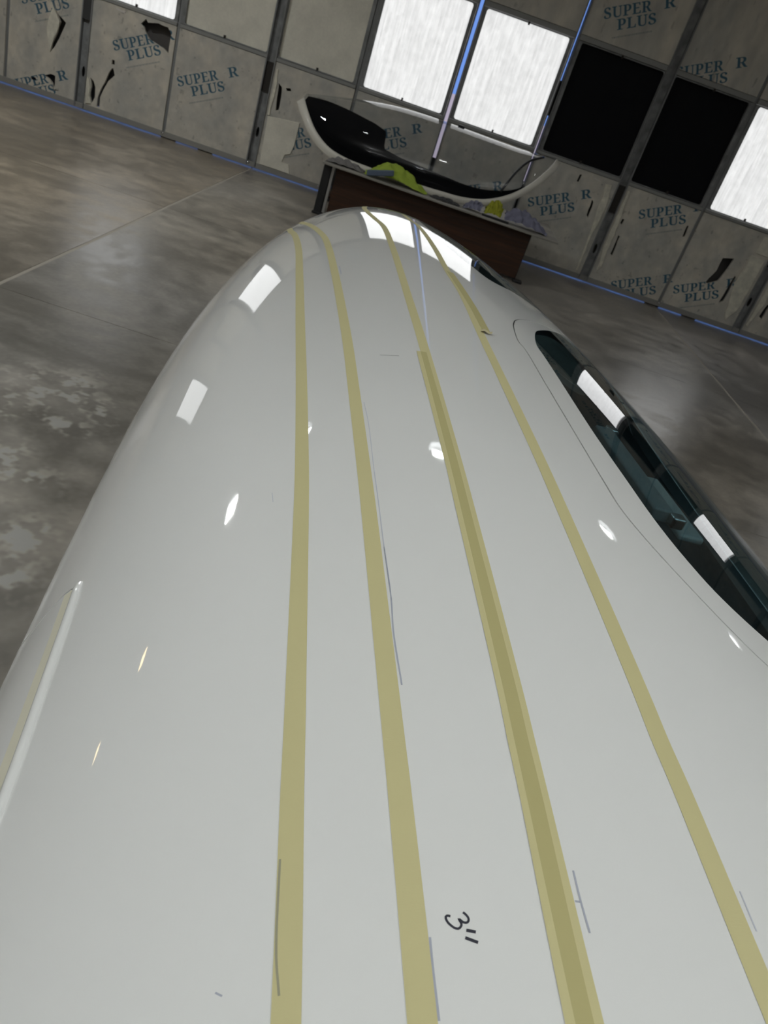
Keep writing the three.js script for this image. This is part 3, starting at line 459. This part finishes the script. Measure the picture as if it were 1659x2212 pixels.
{
  const c = onSkin(CURVES.overlay4), e = c[c.length - 1], base = e.p.toArray(), t = thing('overlapping_tape', 'short tape end with a folded tab on the stripe nearest to the side window', 'tape', base);
  part('tape_layer', strip(c, -HALF, HALF, LIFT + THICK + 0.0001, THICK), tapeDouble, t);
  const T = e.p.clone().sub(c[c.length - 2].p).normalize(), B = V().crossVectors(T, e.n).normalize(), g = new THREE.PlaneGeometry(0.024, 0.02, 6, 6), p = g.attributes.position;
  for (let i = 0; i < p.count; i++) { const x = p.getX(i), y = p.getY(i) + 0.01, h = 0.0012 + 0.006 * Math.sin(clamp(y / 0.02) * Math.PI * 0.8) + 0.0015 * Math.sin(x * 300), w = e.p.clone().addScaledVector(B, x + y * 0.25).addScaledVector(T, y * 0.9).addScaledVector(e.n, h); p.setXYZ(i, w.x, w.y, w.z); }
  g.computeVertexNormals(); part('folded_tab', g, std(lin(0.5, 0.45, 0.28), 0.75), t, 'crumpled brown tape tab');
}
{
  const c = onSkin(CURVES.cream.concat([[0.3, 2.663], [0.1, 2.657]])); single('masking_tape', strip(c, -0.0068, 0.0068, LIFT, THICK), paleTape, 'pale cream tape strip along the left drip rail', 'tape', c[0].p.toArray());
}
mark('pen_line', CURVES.pen1, 0.0016, inkTape, LIFT + THICK + 0.0001, 'grey pen line on the tape');

// ---------------------------------------------------------------- work bench with the spare canopy
const woodMap = dataTex(512, 256, (u, v) => { const n = fbm(u * 0.5, v, 8, 3), k = 0.85 + 0.5 * (fbm(u * 0.25, v + 0.05 * n, 32, 4) - 0.5); return [70 * k, 38 * k, 15 * k]; });
const wood = std(0xffffff, 0.55, { map: woodMap }), topMat = std(0xffffff, 0.6, { map: dataTex(256, 256, (u, v) => { const k = 1 + 0.5 * (fbm(u, v, 8, 4) - 0.5); return [150 * k, 146 * k, 138 * k]; }) }), black = std(lin(0.012, 0.012, 0.013), 0.5), alu = std(lin(0.45, 0.44, 0.43), 0.4, { metalness: 0.7 });
const bench = thing('work_bench', 'low work bench with dark brown wooden front and grey top', 'bench', [0, 0, -10.2]);
part('bench_top', rbox(-1.36, 1.50, 0.572, 0.596, -10.85, -9.46, 0.006), topMat, bench);
part('front_panel', rbox(-1.20, 1.19, 0.035, 0.572, -9.64, -9.61, 0.004), wood, bench, 'dark brown wooden front panel');
part('edge_strip', box(-1.255, -1.225, 0.04, 0.572, -9.63, -9.60), alu, bench);
for (const [x, z] of [[-1.31, -9.65], [1.15, -9.66], [-1.31, -10.75], [1.15, -10.75]]) { part('leg', rbox(x - 0.045, x + 0.045, 0.02, 0.572, z - 0.045, z + 0.045, 0.006), black, bench); }
for (const [x, z] of [[-1.31, -9.65], [1.22, -9.60], [-1.31, -10.75], [1.15, -10.75]]) part('foot', rbox(x - 0.06, x + 0.06, 0, 0.03, z - 0.06, z + 0.06, 0.008), black, bench);
part('lower_shelf', rbox(-1.28, 1.18, 0.2, 0.225, -10.78, -9.66, 0.005), wood, bench);
const RIM = [[-1.866, 1.094, -10.2], [-1.759, 0.972, -10.074], [-1.602, 0.815, -9.973], [-1.4, 0.70, -9.897], [-1.164, 0.655, -9.842], [-0.9, 0.648, -9.807], [-0.611, 0.646, -9.788], [-0.325, 0.650, -9.78], [-0.005, 0.662, -9.78], [0.29, 0.68, -9.788], [0.562, 0.744, -9.807], [0.799, 0.869, -9.842], [0.98, 1.032, -9.897], [1.097, 1.183, -9.973], [1.182, 1.321, -10.074], [1.216, 1.38, -10.2]].map((p) => V(...p));
const CREST = [[-1.84, 1.148, -10.2], [-1.648, 1.192, -10.279], [-1.271, 1.267, -10.324], [-0.829, 1.332, -10.344], [-0.486, 1.351, -10.35], [-0.194, 1.354, -10.35], [0.16, 1.35, -10.344], [0.514, 1.346, -10.324], [0.865, 1.349, -10.279], [1.197, 1.385, -10.2]].map((p) => V(...p));
const canopy = thing('spare_canopy', 'clear aircraft canopy with white curved frame and black lining resting on the work bench', 'canopy', [-0.2, 0.6, -10.2]);
{
  const rim = new THREE.CatmullRomCurve3(RIM, false, 'centripetal'), crest = new THREE.CatmullRomCurve3(CREST, false, 'centripetal');
  const arch = (u, v, inset = 0) => { const a = rim.getPointAt(u), c = crest.getPointAt(u), th = v * Math.PI, sn = Math.sin(th); return V(lerp(a.x, c.x, sn), a.y + (c.y - a.y - inset) * sn + inset * 0.3, c.z + (a.z - c.z) * Math.cos(th) - inset * Math.cos(th)); };
  const shell = (u0, u1, vmax, inset, NU, NV) => { const p = [], ix = []; for (let i = 0; i <= NU; i++) for (let k = 0; k <= NV; k++) { const u = lerp(u0, u1, i / NU), q = arch(u, vmax(u) * k / NV, inset); p.push(q.x, q.y, q.z); }
    for (let i = 0; i < NU; i++) for (let k = 0; k < NV; k++) { const a = i * (NV + 1) + k; ix.push(a, a + NV + 1, a + 1, a + 1, a + NV + 1, a + NV + 2); }
    const g = new THREE.BufferGeometry(); g.setAttribute('position', new THREE.Float32BufferAttribute(p, 3)); g.setIndex(ix); g.computeVertexNormals(); return g; };
  part('canopy_glass', shell(0, 1, () => 0.6, 0, 110, 44), new THREE.MeshPhysicalMaterial({ color: lin(0.72, 0.74, 0.76), roughness: 0, transmission: 1, thickness: 0, ior: 1.45, specularIntensity: 0.7, side: THREE.DoubleSide }), canopy, 'clear curved glass');
  const fr = [[0, 0.88], [0.1, 0.87], [0.2, 0.8], [0.3, 0.70], [0.352, 0.62], [0.36, 0.36], [0.42, 0.31], [0.6, 0.23], [0.74, 0.14], [0.84, 0.02]], vm = (u) => { let i = 0; while (i < fr.length - 2 && fr[i + 1][0] < u) i++; return Math.asin(lerp(fr[i][1], fr[i + 1][1], clamp((u - fr[i][0]) / (fr[i + 1][0] - fr[i][0])))) / Math.PI; };
  part('black_lining', shell(0.012, 0.84, vm, 0.02, 160, 16), new THREE.MeshPhysicalMaterial({ color: lin(0.006, 0.006, 0.008), roughness: 0.95, specularIntensity: 0.1, side: THREE.DoubleSide }), canopy, 'black lining inside the canopy');
  const rib = new THREE.CatmullRomCurve3([arch(0.76, 0.03, 0.015), arch(0.82, 0.14, 0.015), arch(0.88, 0.24, 0.015), arch(0.95, 0.36, 0.015)]); part('canopy_rib', new THREE.TubeGeometry(rib, 30, 0.014, 8), std(lin(0.03, 0.03, 0.033), 0.5), canopy, 'dark inner rib');
  const frameGeo = (curve, mirror) => { const n = 90, P = [], I = [], m = 14; for (let i = 0; i <= n; i++) { const q = curve.getPointAt(i / n), T = curve.getTangentAt(i / n), Z = V(0, 0, 1), B = V().crossVectors(Z, T).normalize(); for (let k = 0; k < m; k++) { const th = k / m * 2 * Math.PI, w = 0.052 - 0.016 * i / n, x = q.clone().addScaledVector(B, w * Math.cos(th) - 0.035).addScaledVector(Z, 0.022 * Math.sin(th)); if (mirror) x.z = 2 * -10.3 - x.z; P.push(x.x, Math.max(x.y, 0.598), x.z); } } for (let i = 0; i < n; i++) for (let k = 0; k < m; k++) { const a = i * m + k, b = i * m + (k + 1) % m; I.push(a, b, a + m, b, b + m, a + m); } for (let k = 1; k < m - 1; k++) I.push(0, k + 1, k, n * m, n * m + k, n * m + k + 1); const G = new THREE.BufferGeometry(); G.setAttribute('position', new THREE.Float32BufferAttribute(P, 3)); G.setIndex(I); G.computeVertexNormals(); return G; };
  const white = new THREE.MeshPhysicalMaterial({ color: lin(0.66, 0.63, 0.56), roughness: 0.45, clearcoat: 0.4, side: THREE.DoubleSide });
  part('canopy_frame', frameGeo(rim, false), white, canopy, 'white curved frame');
  part('latch', rbox(-0.02, 0.06, 1.335, 1.375, -10.37, -10.33, 0.008), black, canopy);
}
// cloths and bits on the bench: a sheet dropped over a mound, with folds
function cloth(outline, top, z0, z1, mat, name, label, category, folds = 1, ph = 0) {
  // outline: footprint in x (x0..x1); top: height profile along x; z0 front, z1 back
  const NX = 44, NZ = 20, p = [], ix = [], hgt = (u) => { const k = u * (top.length - 1), i = Math.min(top.length - 2, Math.floor(k)), f = k - i; return lerp(top[i], top[i + 1], f * f * (3 - 2 * f)); };
  for (let i = 0; i <= NX; i++) for (let k = 0; k <= NZ; k++) {
    const u = i / NX, v = k / NZ, env = Math.sin(Math.PI * clamp(v * 0.92 + 0.04)) ** 0.7, h = hgt(u), n = fbm(u + ph, v, 8, 4) - 0.5;
    const x = lerp(outline[0], outline[1], u) + 0.04 * (fbm(v + ph, u, 8, 3) - 0.5) * (0.4 + env), z = lerp(z0, z1, v) + 0.05 * (fbm(u * 0.9, v + ph, 16, 3) - 0.5);
    p.push(x, 0.598 + Math.max(0.004, (h - 0.598) * env * (1 + 0.5 * n * folds) + 0.012 * Math.sin(u * 26 + v * 9 + ph * 30) * env * folds), z);
  }
  for (let i = 0; i < NX; i++) for (let k = 0; k < NZ; k++) { const a = i * (NZ + 1) + k; ix.push(a, a + 1, a + NZ + 1, a + 1, a + NZ + 2, a + NZ + 1); }
  const g = new THREE.BufferGeometry(); g.setAttribute('position', new THREE.Float32BufferAttribute(p, 3)); g.setIndex(ix); g.computeVertexNormals();
  return single(name, g, mat, label, category, [(outline[0] + outline[1]) / 2, 0.598, (z0 + z1) / 2]);
}
cloth([-0.88, -0.13], [0.63, 0.72, 0.80, 0.80, 0.74, 0.67, 0.61], -9.565, -9.725, std(lin(0.36, 0.47, 0.06), 0.9), 'shop_cloth', 'lime green cloth heaped against the canopy frame on the bench', 'cloth', 1, 0.13);
cloth([0.32, 0.53], [0.61, 0.68, 0.70, 0.70], -9.585, -9.72, std(lin(0.22, 0.22, 0.30), 0.95), 'shop_cloth', 'grey-purple cloth lying flat left of the yellow cloth', 'cloth', 1.2, 0.41);
cloth([0.82, 1.36], [0.70, 0.76, 0.77, 0.73, 0.68, 0.61], -9.585, -9.74, std(lin(0.21, 0.21, 0.29), 0.95), 'shop_cloth', 'grey-purple cloth crumpled at the overhanging bench end', 'cloth', 1.4, 0.77);
cloth([0.575, 0.775], [0.68, 0.77, 0.78, 0.72], -9.59, -9.73, std(lin(0.36, 0.37, 0.03), 0.9), 'shop_cloth', 'small yellow cloth tucked between the grey-purple cloths', 'cloth', 0.8, 0.29);
cloth([-1.34, -0.90], [0.61, 0.66, 0.665, 0.65, 0.61], -9.57, -9.78, std(lin(0.20, 0.19, 0.185), 0.9), 'shop_cloth', 'dull grey rag under the left end of the canopy frame', 'cloth', 1, 0.9);
cloth([-0.09, 0.27], [0.60, 0.625, 0.63, 0.605], -9.56, -9.70, std(lin(0.06, 0.06, 0.062), 0.9), 'shop_cloth', 'dark rag lying flat on the middle of the bench', 'cloth', 1, 0.55);
{ const g = new RoundedBoxGeometry(0.31, 0.062, 0.055, 2, 0.012); g.rotateZ(0.28); g.translate(-0.70, 0.672, -9.50); single('sanding_block', g, std(lin(0.10, 0.135, 0.20), 0.6), 'blue-grey sanding block leaning on the lime green cloth', 'sanding block', [-0.70, 0.60, -9.50]); }
single('flat_tool', rbox(0.55, 0.88, 0.597, 0.62, -9.55, -9.515, 0.008), black, 'flat black tool lying before the yellow cloth', 'tool', [0.71, 0.597, -9.53]);

renderer.render(scene, camera);
